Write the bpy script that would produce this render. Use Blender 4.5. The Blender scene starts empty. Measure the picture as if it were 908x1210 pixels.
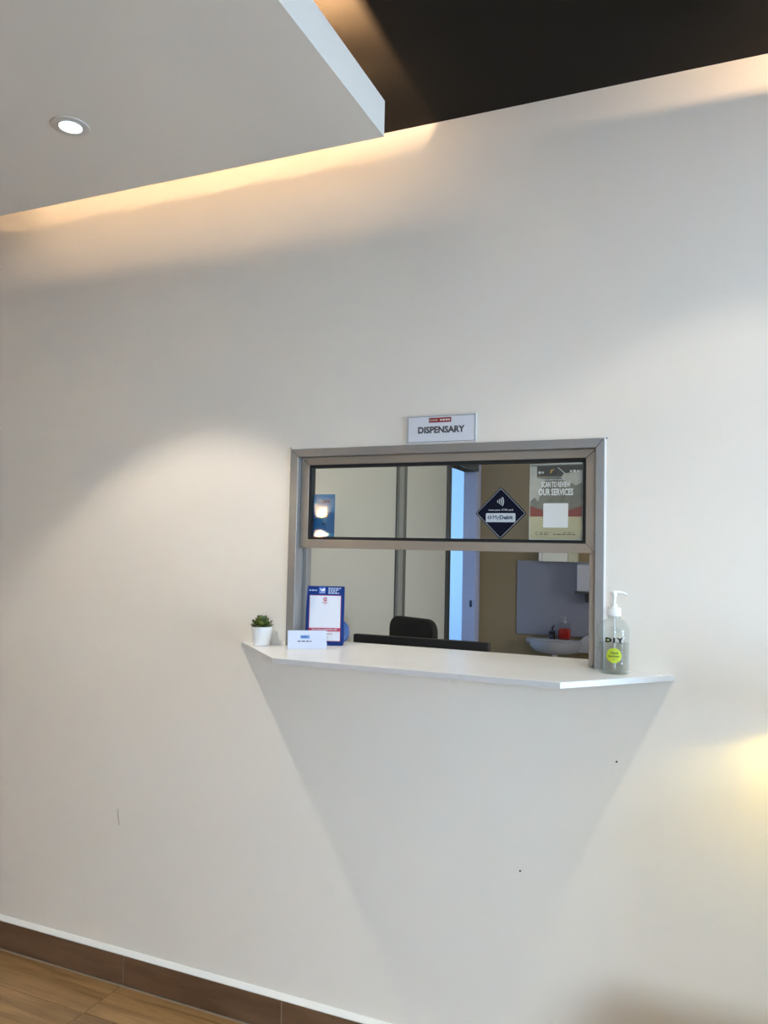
import bpy, bmesh, math, random
from mathutils import Matrix, Vector
random.seed(7)
C = bpy.context.scene
COL = C.collection
PI = math.pi

# ------------------------------------------------------------------ camera
def look(yaw, pitch, roll):
    F = Vector((-math.sin(yaw)*math.cos(pitch), math.cos(yaw)*math.cos(pitch), math.sin(pitch)))
    R = Vector((math.cos(yaw), math.sin(yaw), 0)); U = R.cross(F)
    return F, R*math.cos(roll)+U*math.sin(roll), U*math.cos(roll)-R*math.sin(roll)
F, R, U = look(math.radians(23.009), math.radians(2.999), math.radians(1.26))
cam = bpy.data.objects.new('camera', bpy.data.cameras.new('camera'))
COL.objects.link(cam)
cam.matrix_world = Matrix(((R.x, U.x, -F.x, 0.0), (R.y, U.y, -F.y, -2.10), (R.z, U.z, -F.z, 1.44), (0, 0, 0, 1)))
cam.data.sensor_width = 36.0
cam.data.lens = 911.94*36.0/1210.0
cam.data.clip_start = 0.02
C.camera = cam

# ------------------------------------------------------------------ world, big lights, exposure
def srgb(r, g, b):
    f = lambda c: c/12.92 if c <= .04045 else ((c+.055)/1.055)**2.4
    return (f(r/255), f(g/255), f(b/255), 1)
w = bpy.data.worlds.new('world'); C.world = w; w.use_nodes = True
w.node_tree.nodes['Background'].inputs[0].default_value = (.55, .72, 1, 1)
w.node_tree.nodes['Background'].inputs[1].default_value = 1.0
C.view_settings.view_transform = 'Standard'
C.view_settings.look = 'None'
C.view_settings.exposure = 0.0
C.view_settings.gamma = 1.0
C.view_settings.use_curve_mapping = False
C.cycles.sample_clamp_indirect = 0

def light(name, kind, loc, target, power, color, parent=None, **kw):
    l = bpy.data.lights.new(name, kind); l.energy = power; l.color = color[:3]
    for k, v in kw.items(): setattr(l, k, v)
    o = bpy.data.objects.new(name, l); COL.objects.link(o); o.location = loc
    d = Vector(target)-Vector(loc); o.rotation_euler = d.to_track_quat('-Z', 'Y').to_euler()
    if parent:
        o.parent = parent; o.matrix_parent_inverse = Matrix.Translation(parent.location).inverted()
    return o
DAY = (.58, .76, 1.0)
# daylight through the glazed shop front on the right, and through the windows of the inner rooms
light('daylight_front', 'AREA', (3.32, -.75, 1.2), (0, -.75, 1.3), 225, (.50, .71, 1.0), shape='RECTANGLE', size=1.1, size_y=2.1)
light('daylight_entrance', 'AREA', (1.35, -5.5, 2.4), (1.0, -3.0, 1.5), 325, (.62, .80, 1.0), shape='RECTANGLE', size=1.2, size_y=2.2)
light('daylight_corridor', 'AREA', (-3.24, 3.5, 1.5), (-1.95, 4.9, 1.5), 42, (.52, .77, 1.0), shape='RECTANGLE', size=.9, size_y=1.8)
light('daylight_dispensary', 'AREA', (1.35, 1.55, 1.55), (-1.6, 1.55, 1.3), 21, (1.0, 1.0, .93), shape='RECTANGLE', size=1.0, size_y=1.0)

# ------------------------------------------------------------------ helpers
def nodes(m): return m.node_tree.nodes, m.node_tree.links
def mat(name, col, rough=.5, metal=0, grain=0, scale=60, bump=0, bscale=200, **kw):
    m = bpy.data.materials.new(name); m.use_nodes = True
    n, l = nodes(m); b = n['Principled BSDF']
    b.inputs['Base Color'].default_value = col
    b.inputs['Roughness'].default_value = rough; b.inputs['Metallic'].default_value = metal
    for k, v in kw.items(): b.inputs[k.replace('_', ' ')].default_value = v
    tc = n.new('ShaderNodeTexCoord')
    if grain:
        nz = n.new('ShaderNodeTexNoise'); nz.inputs['Scale'].default_value = scale; nz.inputs['Detail'].default_value = 4
        l.new(tc.outputs['Object'], nz.inputs['Vector'])
        mx = n.new('ShaderNodeMix'); mx.data_type = 'RGBA'
        mx.inputs[6].default_value = tuple(c*(1-grain) for c in col[:3])+(1,)
        mx.inputs[7].default_value = tuple(min(1, c*(1+grain)) for c in col[:3])+(1,)
        l.new(nz.outputs['Fac'], mx.inputs[0]); l.new(mx.outputs[2], b.inputs['Base Color'])
    if bump:
        nb = n.new('ShaderNodeTexNoise'); nb.inputs['Scale'].default_value = bscale; nb.inputs['Detail'].default_value = 3
        l.new(tc.outputs['Object'], nb.inputs['Vector'])
        bp = n.new('ShaderNodeBump'); bp.inputs['Strength'].default_value = bump; bp.inputs['Distance'].default_value = .002
        l.new(nb.outputs['Fac'], bp.inputs['Height']); l.new(bp.outputs['Normal'], b.inputs['Normal'])
    return m
def emit(name, col, s):
    m = bpy.data.materials.new(name); m.use_nodes = True
    b = nodes(m)[0]['Principled BSDF']; b.inputs['Base Color'].default_value = col
    b.inputs['Emission Color'].default_value = col; b.inputs['Emission Strength'].default_value = s
    return m
def clear(name, tint=(1, 1, 1, 1), ior=1.5, edge=0, rough=.0, gain=1.0):
    """thin clear sheet: passes light, mirrors by Fresnel"""
    m = bpy.data.materials.new(name); m.use_nodes = True
    n, l = nodes(m); n.remove(n['Principled BSDF']); out = n['Material Output']
    t = n.new('ShaderNodeBsdfTransparent'); t.inputs[0].default_value = tint
    g = n.new('ShaderNodeBsdfGlossy'); g.inputs['Roughness'].default_value = rough
    fr = n.new('ShaderNodeFresnel'); fr.inputs[0].default_value = ior
    mx = n.new('ShaderNodeMixShader'); ge = n.new('ShaderNodeNewGeometry')
    sb = n.new('ShaderNodeMath'); sb.operation = 'MULTIPLY_ADD'; sb.inputs[1].default_value = -gain; sb.inputs[2].default_value = gain
    l.new(ge.outputs['Backfacing'], sb.inputs[0])       # mirror only on the outer side of each sheet
    mu = n.new('ShaderNodeMath'); mu.operation = 'MULTIPLY'; mu.use_clamp = True
    l.new(fr.outputs[0], mu.inputs[0]); l.new(sb.outputs[0], mu.inputs[1]); fac = mu.outputs[0]
    l.new(fac, mx.inputs[0]); l.new(g.outputs[0], mx.inputs[2])
    if edge:
        lw = n.new('ShaderNodeLayerWeight'); lw.inputs[0].default_value = .35
        ra = n.new('ShaderNodeMath'); ra.operation = 'MULTIPLY'; ra.inputs[1].default_value = edge
        l.new(lw.outputs['Facing'], ra.inputs[0])
        d = n.new('ShaderNodeBsdfPrincipled'); d.inputs['Base Color'].default_value = (.62, .64, .63, 1); d.inputs['Roughness'].default_value = .25
        m2 = n.new('ShaderNodeMixShader'); l.new(ra.outputs[0], m2.inputs[0]); l.new(t.outputs[0], m2.inputs[1]); l.new(d.outputs[0], m2.inputs[2])
        l.new(m2.outputs[0], mx.inputs[1])
    else: l.new(t.outputs[0], mx.inputs[1])
    l.new(mx.outputs[0], out.inputs[0])
    return m
def wood(name, c1, c2, rough, seed=0.0, stretch=(1.2, 14, 14)):
    m = bpy.data.materials.new(name); m.use_nodes = True
    n, l = nodes(m); b = n['Principled BSDF']; b.inputs['Roughness'].default_value = rough
    tc = n.new('ShaderNodeTexCoord'); oi = n.new('ShaderNodeObjectInfo')
    ad = n.new('ShaderNodeVectorMath'); ad.operation = 'ADD'
    sc = n.new('ShaderNodeVectorMath'); sc.operation = 'SCALE'; sc.inputs[3].default_value = 37
    cb = n.new('ShaderNodeCombineXYZ')
    for k in range(3): l.new(oi.outputs['Random'], cb.inputs[k])
    l.new(cb.outputs[0], sc.inputs[0]); l.new(tc.outputs['Object'], ad.inputs[0]); l.new(sc.outputs[0], ad.inputs[1])
    mp = n.new('ShaderNodeMapping'); mp.inputs['Scale'].default_value = stretch; l.new(ad.outputs[0], mp.inputs[0])
    nz = n.new('ShaderNodeTexNoise'); nz.inputs['Scale'].default_value = 2.2; nz.inputs['Detail'].default_value = 8; nz.inputs['Roughness'].default_value = .62
    nz.inputs['Distortion'].default_value = .6
    l.new(mp.outputs[0], nz.inputs['Vector'])
    cr = n.new('ShaderNodeValToRGB'); e = cr.color_ramp.elements
    e[0].position = .3; e[0].color = c1; e[1].position = .68; e[1].color = c2
    l.new(nz.outputs['Fac'], cr.inputs[0])
    hs = n.new('ShaderNodeHueSaturation'); ma = n.new('ShaderNodeMath'); ma.operation = 'MULTIPLY_ADD'
    ma.inputs[1].default_value = .22; ma.inputs[2].default_value = .89
    l.new(oi.outputs['Random'], ma.inputs[0]); l.new(ma.outputs[0], hs.inputs['Value'])
    l.new(cr.outputs[0], hs.inputs['Color']); l.new(hs.outputs[0], b.inputs['Base Color'])
    return m

class MB:
    def __init__(s): s.bm = bmesh.new()
    def add(s, tmp, M=None):
        if M is not None: bmesh.ops.transform(tmp, matrix=M, verts=tmp.verts)
        me = bpy.data.meshes.new('t'); tmp.to_mesh(me); tmp.free(); s.bm.from_mesh(me); bpy.data.meshes.remove(me)
        return s
    def box(s, x0, x1, y0, y1, z0, z1, bevel=0, seg=2, M=None):
        t = bmesh.new(); bmesh.ops.create_cube(t, size=1)
        bmesh.ops.scale(t, vec=(x1-x0, y1-y0, z1-z0), verts=t.verts)
        bmesh.ops.translate(t, vec=((x0+x1)/2, (y0+y1)/2, (z0+z1)/2), verts=t.verts)
        if bevel: bmesh.ops.bevel(t, geom=t.edges[:], offset=bevel, segments=seg, affect='EDGES', profile=.5)
        return s.add(t, M)
    def prism(s, pts, h0, h1, axis='z', bevel=0, M=None):
        """polygon pts extruded from h0 to h1 along an axis ('y': pts are x,z)"""
        t = bmesh.new(); mk = (lambda a, b, h: (a, b, h)) if axis == 'z' else ((lambda a, b, h: (a, h, b)) if axis == 'y' else (lambda a, b, h: (h, a, b)))
        lo = [t.verts.new(mk(a, b, h0)) for a, b in pts]; hi = [t.verts.new(mk(a, b, h1)) for a, b in pts]
        t.faces.new(lo); t.faces.new(hi[::-1]); n = len(pts)
        for i in range(n): t.faces.new((lo[i], hi[i], hi[(i+1) % n], lo[(i+1) % n]))
        bmesh.ops.recalc_face_normals(t, faces=t.faces[:])
        if bevel: bmesh.ops.bevel(t, geom=t.edges[:], offset=bevel, segments=2, affect='EDGES', profile=.5)
        return s.add(t, M)
    def lathe(s, prof, seg=32, M=None, closed=False):
        """profile of (radius, z) turned about z"""
        t = bmesh.new(); rings = []
        for r, z in prof:
            if r < 1e-6: rings.append([t.verts.new((0, 0, z))])
            else: rings.append([t.verts.new((r*math.cos(2*PI*k/seg), r*math.sin(2*PI*k/seg), z)) for k in range(seg)])
        for a, b in zip(rings, rings[1:]):
            for k in range(seg):
                k2 = (k+1) % seg
                if len(a) == 1 and len(b) == 1: continue
                if len(a) == 1: t.faces.new((a[0], b[k2], b[k]))
                elif len(b) == 1: t.faces.new((a[k], a[k2], b[0]))
                else: t.faces.new((a[k], a[k2], b[k2], b[k]))
        bmesh.ops.recalc_face_normals(t, faces=t.faces[:])
        return s.add(t, M)
    def cyl(s, p0, p1, r0, r1=None, seg=16):
        r1 = r0 if r1 is None else r1
        p0, p1 = Vector(p0), Vector(p1); d = p1-p0
        M = Matrix.Translation(p0) @ d.to_track_quat('Z', 'Y').to_matrix().to_4x4()
        return s.lathe([(0, 0), (r0, 0), (r1, d.length), (0, d.length)], seg, M)
    def tube(s, pts, radii, seg=10):
        t = bmesh.new(); rings = []
        pts = [Vector(p) for p in pts]
        for i, p in enumerate(pts):
            d = (pts[min(i+1, len(pts)-1)]-pts[max(i-1, 0)]).normalized()
            q = d.to_track_quat('Z', 'Y'); r = radii[i] if isinstance(radii, (list, tuple)) else radii
            rings.append([t.verts.new(p+q @ Vector((r*math.cos(2*PI*k/seg), r*math.sin(2*PI*k/seg), 0))) for k in range(seg)])
        for a, b in zip(rings, rings[1:]):
            for k in range(seg): t.faces.new((a[k], a[(k+1) % seg], b[(k+1) % seg], b[k]))
        t.faces.new(rings[0]); t.faces.new(rings[-1])
        bmesh.ops.recalc_face_normals(t, faces=t.faces[:])
        return s.add(t)
    def build(s, name, m, parent=None, smooth=False, loc=None):
        me = bpy.data.meshes.new(name); s.bm.to_mesh(me); s.bm.free()
        if m: me.materials.append(m)
        if smooth:
            for p in me.polygons: p.use_smooth = True
            try: me.set_sharp_from_angle(angle=math.radians(40))
            except Exception: pass
        o = bpy.data.objects.new(name, me); COL.objects.link(o)
        if parent: o.parent = parent
        if loc: o.location = loc
        return o
def tag(o, label=None, cat=None, group=None, kind=None):
    for k, v in (('label', label), ('category', cat), ('group', group), ('kind', kind)):
        if v: o[k] = v
    return o
def empty(name, loc=(0, 0, 0), rz=0, label=None, cat=None, group=None, kind=None):
    o = bpy.data.objects.new(name, None); COL.objects.link(o); o.empty_display_size = .05
    o.location = loc; o.rotation_euler = (0, 0, rz)
    return tag(o, label, cat, group, kind)
def text(s, cx, cz, wd, ht, y, m, parent, bold=0.0, name='lettering', shear=0, bend=None, depth=.0004):
    """flat letters facing -y, centred at (cx, cz), fitted to wd x ht"""
    cu = bpy.data.curves.new('txt', 'FONT'); cu.body = s; cu.size = 1; cu.offset = bold; cu.resolution_u = 3; cu.shear = shear
    o = bpy.data.objects.new('txt', cu); COL.objects.link(o)
    bpy.context.view_layer.update()
    me = bpy.data.meshes.new_from_object(o.evaluated_get(bpy.context.evaluated_depsgraph_get()))
    bpy.data.objects.remove(o); bpy.data.curves.remove(cu)
    if bend:
        b = bmesh.new(); b.from_mesh(me)
        q = [v.co.x for v in b.verts]; a0, a1 = min(q), max(q)
        for k in range(1, 14): bmesh.ops.bisect_plane(b, geom=b.verts[:]+b.edges[:]+b.faces[:], plane_co=(a0+(a1-a0)*k/14, 0, 0), plane_no=(1, 0, 0))
        b.to_mesh(me); b.free()
    xs = [v.co.x for v in me.vertices]; ys = [v.co.y for v in me.vertices]
    x0, x1, y0, y1 = min(xs), max(xs), min(ys), max(ys)
    for v in me.vertices:
        x = (v.co.x-(x0+x1)/2)*wd/(x1-x0)+cx; z = (v.co.y-(y0+y1)/2)*ht/(y1-y0)+cz
        if bend: a = x/bend; v.co = (bend*math.sin(a), -bend*math.cos(a), z)
        else: v.co = (x, y, z)
    b = bmesh.new(); b.from_mesh(me); bpy.data.meshes.remove(me)
    mb = MB(); mb.bm.free(); mb.bm = b
    bmesh.ops.recalc_face_normals(b, faces=b.faces[:])
    return mb.build(name, m, parent)
def rrect(x0, x1, z0, z1, r, n=5):
    pts = []
    for cx, cz, a in ((x1-r, z1-r, 0), (x0+r, z1-r, 90), (x0+r, z0+r, 180), (x1-r, z0+r, 270)):
        for k in range(n+1):
            t = math.radians(a+90*k/n); pts.append((cx+r*math.cos(t), cz+r*math.sin(t)))
    return pts
def arcband(cx, cz, r, w, a0, a1, n=12):
    o = [(cx+(r+w/2)*math.cos(math.radians(a0+(a1-a0)*k/n)), cz+(r+w/2)*math.sin(math.radians(a0+(a1-a0)*k/n))) for k in range(n+1)]
    i = [(cx+(r-w/2)*math.cos(math.radians(a0+(a1-a0)*k/n)), cz+(r-w/2)*math.sin(math.radians(a0+(a1-a0)*k/n))) for k in range(n+1)]
    return o+i[::-1]
def dashes(x0, x1, z, h, y, m, parent, seed=0, name='small_print', dens=.012):
    """a line of print too small to read: short bars, one per word"""
    rnd = random.Random(seed); mb = MB(); x = x0
    while x < x1-.001:
        L = min(x1-x, dens*rnd.uniform(.5, 1.1)); mb.box(x, x+L, y-.0002, y+.0002, z-h/2, z+h/2); x += L+dens*.22
    return mb.build(name, m, parent)

# ------------------------------------------------------------------ materials
M = {}
M['paint'] = mat('wall_paint', (.81, .752, .672, 1), .8, bump=.12, bscale=260)
M['paint_plain'] = mat('white_paint', (.80, .78, .75, 1), .8)
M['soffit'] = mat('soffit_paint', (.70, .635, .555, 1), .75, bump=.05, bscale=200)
M['dark_ceiling'] = mat('brown_black_paint', (.016, .0125, .009, 1), .7, Specular_IOR_Level=.08)
M['tile_floor'] = wood('wood_look_floor_tile', srgb(112, 82, 48), srgb(162, 126, 82), .32)
M['tile_base'] = wood('wood_look_skirting_tile', srgb(92, 66, 46), srgb(122, 92, 68), .4, stretch=(1.0, 9, 9))
M['grout'] = mat('pale_grout', srgb(176, 160, 136), .9)
M['cap'] = mat('white_cap', (.86, .84, .79, 1), .55)
M['alu'] = mat('anodised_aluminium', srgb(150, 147, 144), .42, .6, grain=.03, scale=40)
M['alu_in'] = mat('aluminium_sash', srgb(158, 145, 131), .45, .4, grain=.03, scale=40)
M['black'] = mat('black_plastic', (.006, .006, .007, 1), .55)
M['rubber'] = mat('black_rubber', (.004, .004, .004, 1), .7)
M['glass'] = clear('window_glass', (.985, .995, .985, 1), 1.52, gain=1.5)
M['laminate'] = mat('white_laminate', (.82, .815, .80, 1), .28, bump=.02)
M['white'] = mat('white_plastic', (.84, .84, .83, 1), .35)
M['paper'] = mat('white_paper', (.74, .75, .82, 1), .6)
M['sign_paper'] = mat('sign_face', (.72, .73, .78, 1), .35)
M['ink'] = mat('dark_grey_ink', (.06, .055, .062, 1), .5)
M['maroon'] = mat('maroon_print', srgb(140, 32, 26), .5)
M['pale_print'] = mat('pale_print', (.75, .7, .66, 1), .5)
M['navy'] = mat('navy_print', (.0018, .0028, .014, 1), .6, Specular_IOR_Level=.15)
M['greyprint'] = mat('grey_white_print', (.55, .58, .62, 1), .5)
M['teal'] = mat('dark_teal_print', (.02, .06, .11, 1), .5)
M['royal'] = mat('royal_blue_print', srgb(18, 52, 122), .6, Specular_IOR_Level=.2)
M['crimson'] = mat('crimson_print', srgb(176, 24, 62), .4)
M['leaf_blue'] = mat('leaflet_blue', srgb(30, 122, 178), .4, grain=.12, scale=30)
M['leaf_blue_deep'] = mat('leaflet_deep_blue', srgb(14, 92, 150), .4, grain=.1, scale=40)
M['partition'] = mat('partition_board', (.66, .67, .63, 1), .55)
M['post'] = mat('grey_post', srgb(150, 153, 150), .6)
M['post_dark'] = mat('dark_grey_frame', srgb(66, 70, 72), .5, .2)
M['olive'] = mat('inner_wall_paint', (.30, .235, .135, 1), .8, bump=.08)
M['splash'] = mat('blue_grey_panel', (.26, .28, .37, 1), .3)
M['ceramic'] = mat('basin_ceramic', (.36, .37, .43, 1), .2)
M['door'] = mat('blue_white_door_paint', (.48, .54, .80, 1), .4)
M['corridor'] = mat('corridor_paint', (.62, .76, .9, 1), .8)
M['chrome'] = mat('dark_chrome', (.12, .12, .14, 1), .2, 1)
M['desk'] = mat('grey_desk_laminate', (.45, .44, .42, 1), .5)
M['fabric'] = mat('black_fabric', (.008, .008, .009, 1), .85, bump=.3, bscale=600)
M['soil'] = mat('dark_soil', (.012, .009, .006, 1), .95)
M['leaf'] = mat('succulent_green', (.120, .155, .030, 1), .5, grain=.45, scale=45)
M['leaf2'] = mat('succulent_dark_green', (.062, .088, .018, 1), .5, grain=.4, scale=45)
M['pot'] = mat('white_pot', (.84, .85, .86, 1), .4)
M['bottle'] = clear('clear_bottle', (.93, .945, .94, 1), 1.45, edge=.22, rough=.03, gain=.6)
M['gel'] = clear('clear_gel', (.93, .95, .935, 1), 1.34, edge=.10, rough=.02, gain=.5)
M['lime'] = mat('lime_label', srgb(186, 200, 40), .5)
M['olive_ink'] = mat('olive_ink', srgb(92, 104, 20), .5)
M['red_soap'] = mat('red_soap', (.45, .012, .008, 1), .25)
M['acrylic'] = clear('clear_acrylic', (.96, .97, .99, 1), 1.49)
M['lamp'] = emit('lamp_lens', (1, .96, .9, 1), 14)
M['led'] = emit('warm_led', (1, .66, .34, 1), 2)
M['ring'] = mat('lamp_ring', (.58, .53, .47, 1), .5)
M['scuff'] = mat('grey_scuff', srgb(128, 120, 116), .8)

# ------------------------------------------------------------------ setting: reception hall
CEIL, WX0, WX1, YB = 2.717, -4.2, 3.2, -3.8
ox0, ox1, oz0, oz1 = -1.2123, -.2603, 1.1325, 1.756         # service opening
wall = MB()
wall.box(WX0, ox0, 0, .08, 0, 2.9).box(ox1, WX1, 0, .08, 0, 2.9).box(ox0, ox1, 0, .08, oz1, 2.9).box(ox0, ox1, 0, .08, 0, oz0)
wall_front = tag(wall.build('wall_front', M['paint']), 'cream painted wall with the dispensary hatch', kind='structure')
sc = MB()
sc.prism([(-1.8452, .556), (-1.8437, .556), (-1.8395, .528), (-1.8345, .504), (-1.8362, .504), (-1.8415, .528)], -.0006, .001, 'y')
sc.build('scuff_mark', M['scuff'], wall_front)
for x, z, r in ((-.2245, .9145, .0028), (-.4718, .5953, .0028), (-1.2137, 1.7595, .0022), (-.2548, 1.7555, .0022)):
    MB().cyl((x, .001, z), (x, -.0015, z), r, seg=8).build('nail_mark', M['ink'], wall_front)
tag(MB().box(WX0-.1, WX0, YB, .08, 0, 2.9).build('wall_left', M['paint']), kind='structure')
wbk = MB(); wbk.box(WX0-.1, .3, YB-.1, YB, 0, 2.9).box(2.1, WX1+.1, YB-.1, YB, 0, 2.9).box(.3, 2.1, YB-.1, YB, 2.0, 2.9)
tag(wbk.build('wall_back', M['paint_plain']), kind='structure')
door2 = empty('door_2', (1.2, YB-.06, 0), kind='structure')      # glazed entrance behind the camera
for x0, x1 in ((-.9, -.005), (.005, .9)):
    lf_ = MB().box(x0, x0+.06, 0, .04, 0, 2.0).box(x1-.06, x1, 0, .04, 0, 2.0).box(x0+.06, x1-.06, 0, .04, 1.92, 2.0).box(x0+.06, x1-.06, 0, .04, 0, .08).build('door_leaf', M['alu'], door2)
    MB().box(x0+.06, x1-.06, .015, .023, .08, 1.92).build('pane', M['glass'], lf_)
wr = MB(); wr.box(WX1, WX1+.1, YB, -1.4, 0, 2.9).box(WX1, WX1+.1, -.1, .08, 0, 2.9).box(WX1, WX1+.1, -1.4, -.1, 2.4, 2.9)
tag(wr.build('wall_right', M['paint_plain']), kind='structure')
tag(MB().box(WX0, WX1, YB, .08, CEIL, CEIL+.1).build('ceiling', M['dark_ceiling']), kind='structure')
# shop front glazing in the right wall
win2 = empty('window_2', (WX1, -.75, 0), kind='structure')
for y in (-.63, 0, .63): MB().box(0, .06, y-.02, y+.02, 0, 2.4).build('mullion', M['alu'], win2)
for k in range(2): MB().box(.025, .031, -.61+k*.63, -.02+k*.63, .02, 2.38).build('pane', M['glass'], win2)
# floor of wood-look tiles, laid with aligned joints
floor = tag(MB().box(WX0, WX1, YB, 0, -.12, -.0035).build('floor', M['grout']), 'wood-look floor tiles', kind='structure')
tm = MB().box(.0012, .5988, .001, .199, -.01, 0, .0008, 1)
t0 = None
for i in range(-5, 9):
    for j in range(19):
        x = -1.7855+.6*i; y = -.383-.2*j
        if x+.6 > WX1+.01 or x < WX0-.3: continue
        if t0 is None:
            t0 = tm.build('tile', M['tile_floor'], floor); o = t0
        else:
            o = t0.copy(); COL.objects.link(o)
        o.location = (x, y, 0)
tm = MB().box(.0012, .5988, .001, .1615, -.01, 0, .0008, 1); t1 = None
for i in range(-4, 9):
    x = -1.7855+.6*i
    if x+.6 > WX1+.01: continue
    if t1 is None: t1 = tm.build('tile', M['tile_floor'], floor); o = t1
    else: o = t1.copy(); COL.objects.link(o)
    o.location = (x, -.1825, 0)
# skirting of wood-look tiles with a pale cap strip
base = tag(MB().box(WX0, WX1, -.010, 0, 0, .0945).build('baseboard_front', M['grout']), 'wood-look tile skirting under a white cap strip', kind='structure')
bm_ = MB().box(.0016, .5984, -.013, -.004, .001, .0945, .0006, 1); b0 = None
for i in range(-4, 9):
    x = -1.7855+.6*i
    if x+.6 > WX1+.01: continue
    if b0 is None: b0 = bm_.build('tile', M['tile_base'], base); o = b0
    else: o = b0.copy(); COL.objects.link(o)
    o.location = (x, 0, 0)
MB().prism([(-.0145, .0945), (0, .0945), (0, .1085), (-.004, .1075), (-.0145, .0975)], WX0, WX1, 'x').build('cap_strip', M['cap'], base)
# lowered ceiling panels with cove lighting behind their edges
SZ0, SZ1, SG = 2.522, 2.618, -.306
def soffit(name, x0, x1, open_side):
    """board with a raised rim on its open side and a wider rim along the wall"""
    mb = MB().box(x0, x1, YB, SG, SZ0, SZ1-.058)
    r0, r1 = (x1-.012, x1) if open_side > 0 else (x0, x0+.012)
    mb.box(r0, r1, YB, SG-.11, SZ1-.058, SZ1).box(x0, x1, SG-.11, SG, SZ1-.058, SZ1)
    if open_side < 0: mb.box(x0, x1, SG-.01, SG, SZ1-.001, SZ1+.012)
    if open_side < 0: mb.box(x0, x0+.012, SG-.11, SG-.01, SZ1-.001, SZ1+.05)  # unseen end block, added to stop the strip light spreading left
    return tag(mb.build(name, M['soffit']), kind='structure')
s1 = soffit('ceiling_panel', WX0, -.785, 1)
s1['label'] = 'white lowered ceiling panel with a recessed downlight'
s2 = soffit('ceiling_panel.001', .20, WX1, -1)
WARM = (1, .70, .42)
def led(label, a, b, face, power, inset=.012):
    """strip on top of a lowered panel from a to b, shining towards face"""
    a, b = Vector(a), Vector(b); c = (a+b)/2; L = (b-a).length
    e = empty('led_strip', c, 0, label, 'light strip', 'cove light strips')
    d = (b-a).normalized(); q = Matrix.Rotation(math.atan2(d.y, d.x), 4, 'Z')
    MB().box(-L/2, L/2, -.006, .006, 0, .004, M=q).build('tape', M['white'], e)
    n = int(L/.1)
    MB().box(-L/2, L/2, -.003, .003, .004, .006, M=q).build('diode_line', M['led'], e)
    l = bpy.data.lights.new('led_glow', 'AREA'); l.shape = 'RECTANGLE'; l.size = L; l.size_y = .012; l.energy = power; l.color = WARM
    o = bpy.data.objects.new('led_glow', l); COL.objects.link(o); o.parent = e
    zc = -Vector(face).normalized(); xa = d; ya = zc.cross(xa)
    o.matrix_local = Matrix(((xa.x, ya.x, zc.x, 0), (xa.y, ya.y, zc.y, 0), (xa.z, ya.z, zc.z, .014), (0, 0, 0, 1)))
    return e
led('warm light strip on the left ceiling panel along the wall', (-2.35, SG-.02, SZ1), (-.80, SG-.02, SZ1), (0, .8, .6), 3.0)
led('warm light strip on the open side of the left ceiling panel', (-.817, -.54, SZ1-.057), (-.817, -2.6, SZ1-.057), (.3, 0, .95), 135)
led('warm light strip on the right ceiling panel along the wall', (.30, SG-.10, SZ1), (.80, SG-.10, SZ1), (0, .8, .6), 7)
led('warm light strip on the open side of the right ceiling panel', (.232, -.46, SZ1-.057), (.232, -2.6, SZ1-.057), (-.3, 0, .95), 135)
# downlights
def downlight(label, x, y, z, power, angle=94, blend=.3, core=0, col=(1, .92, .79)):
    e = empty('downlight', (x, y, z), 0, label, 'downlight', 'recessed downlights')
    MB().lathe([(.0305, .002), (.0310, -.0022), (.0440, -.0030), (.0468, -.0022), (.0478, -.0002), (.0478, .001)], 40).build('trim_ring', M['ring'], e, True)
    MB().lathe([(.0268, .003), (.0272, -.0034), (.0286, -.0048), (.0300, -.0030), (.0300, .001)], 40).build('inner_ring', M['white'], e, True)
    MB().lathe([(0, -.0012), (.0262, -.0012), (.0262, .0005), (0, .0005)], 40).build('lens', M['lamp'], e, True)
    l = bpy.data.lights.new('downlight_beam', 'SPOT'); l.energy = power; l.color = col; l.spot_size = math.radians(angle); l.spot_blend = blend; l.shadow_soft_size = .022
    o = bpy.data.objects.new('downlight_beam', l); COL.objects.link(o); o.parent = e; o.location = (0, 0, -.035)
    if core:        # brighter middle of the beam
        l2 = l.copy(); l2.energy = core; l2.spot_size = math.radians(74); l2.spot_blend = 1
        o2 = bpy.data.objects.new('downlight_core', l2); COL.objects.link(o2); o2.parent = e; o2.location = (0, 0, -.035)
    return e
downlight('round white downlight lit in the left lowered ceiling panel', -1.524, -.64, SZ0, 35, 92, core=14)
downlight('round downlight in the dark ceiling nearest the dispensary wall', .10, -.62, CEIL, 12, 97, core=36)
downlight('round downlight in the dark ceiling farther from the dispensary wall', .08, -2.15, CEIL, 16)
downlight('round downlight in the left lowered panel far from the wall', -1.524, -2.2, SZ0, 14)

# ------------------------------------------------------------------ setting: dispensary behind the hatch
PX, PB = -1.6, 3.5
part = empty('wall_inner_left', (PX, 0, 0), kind='structure')
MB().box(-.09, -.02, .08, 2.78, 0, 2.55).build('core', M['partition'], part)
MB().box(-.09, 0, 3.42, PB, 0, 2.55).build('end_wall', M['olive'], part)
MB().box(-.09, 0, 2.78, 3.42, 2.05, 2.55).build('over_door', M['partition'], part)
MB().box(-.02, 0, .085, 1.835, 0, 2.55, .003, 1).build('panel', M['partition'], part)
MB().box(-.02, 0, 1.99, 2.715, 0, 2.55, .003, 1).build('panel', M['partition'], part)
MB().box(-.02, .012, 1.865, 1.928, 0, 2.55, .003).build('post', M['post'], part)
MB().box(-.02, -.006, 1.835, 1.865, 0, 2.55).build('groove', M['post_dark'], part)
MB().box(-.02, .004, 1.928, 1.99, 0, 2.55).build('post_flange', mat('mid_grey_post', srgb(104, 106, 104), .6), part)
inner_back = tag(MB().box(PX-.09, 1.4, PB, PB+.1, 0, 2.6).build('wall_inner_back', M['olive']), kind='structure')
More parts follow.
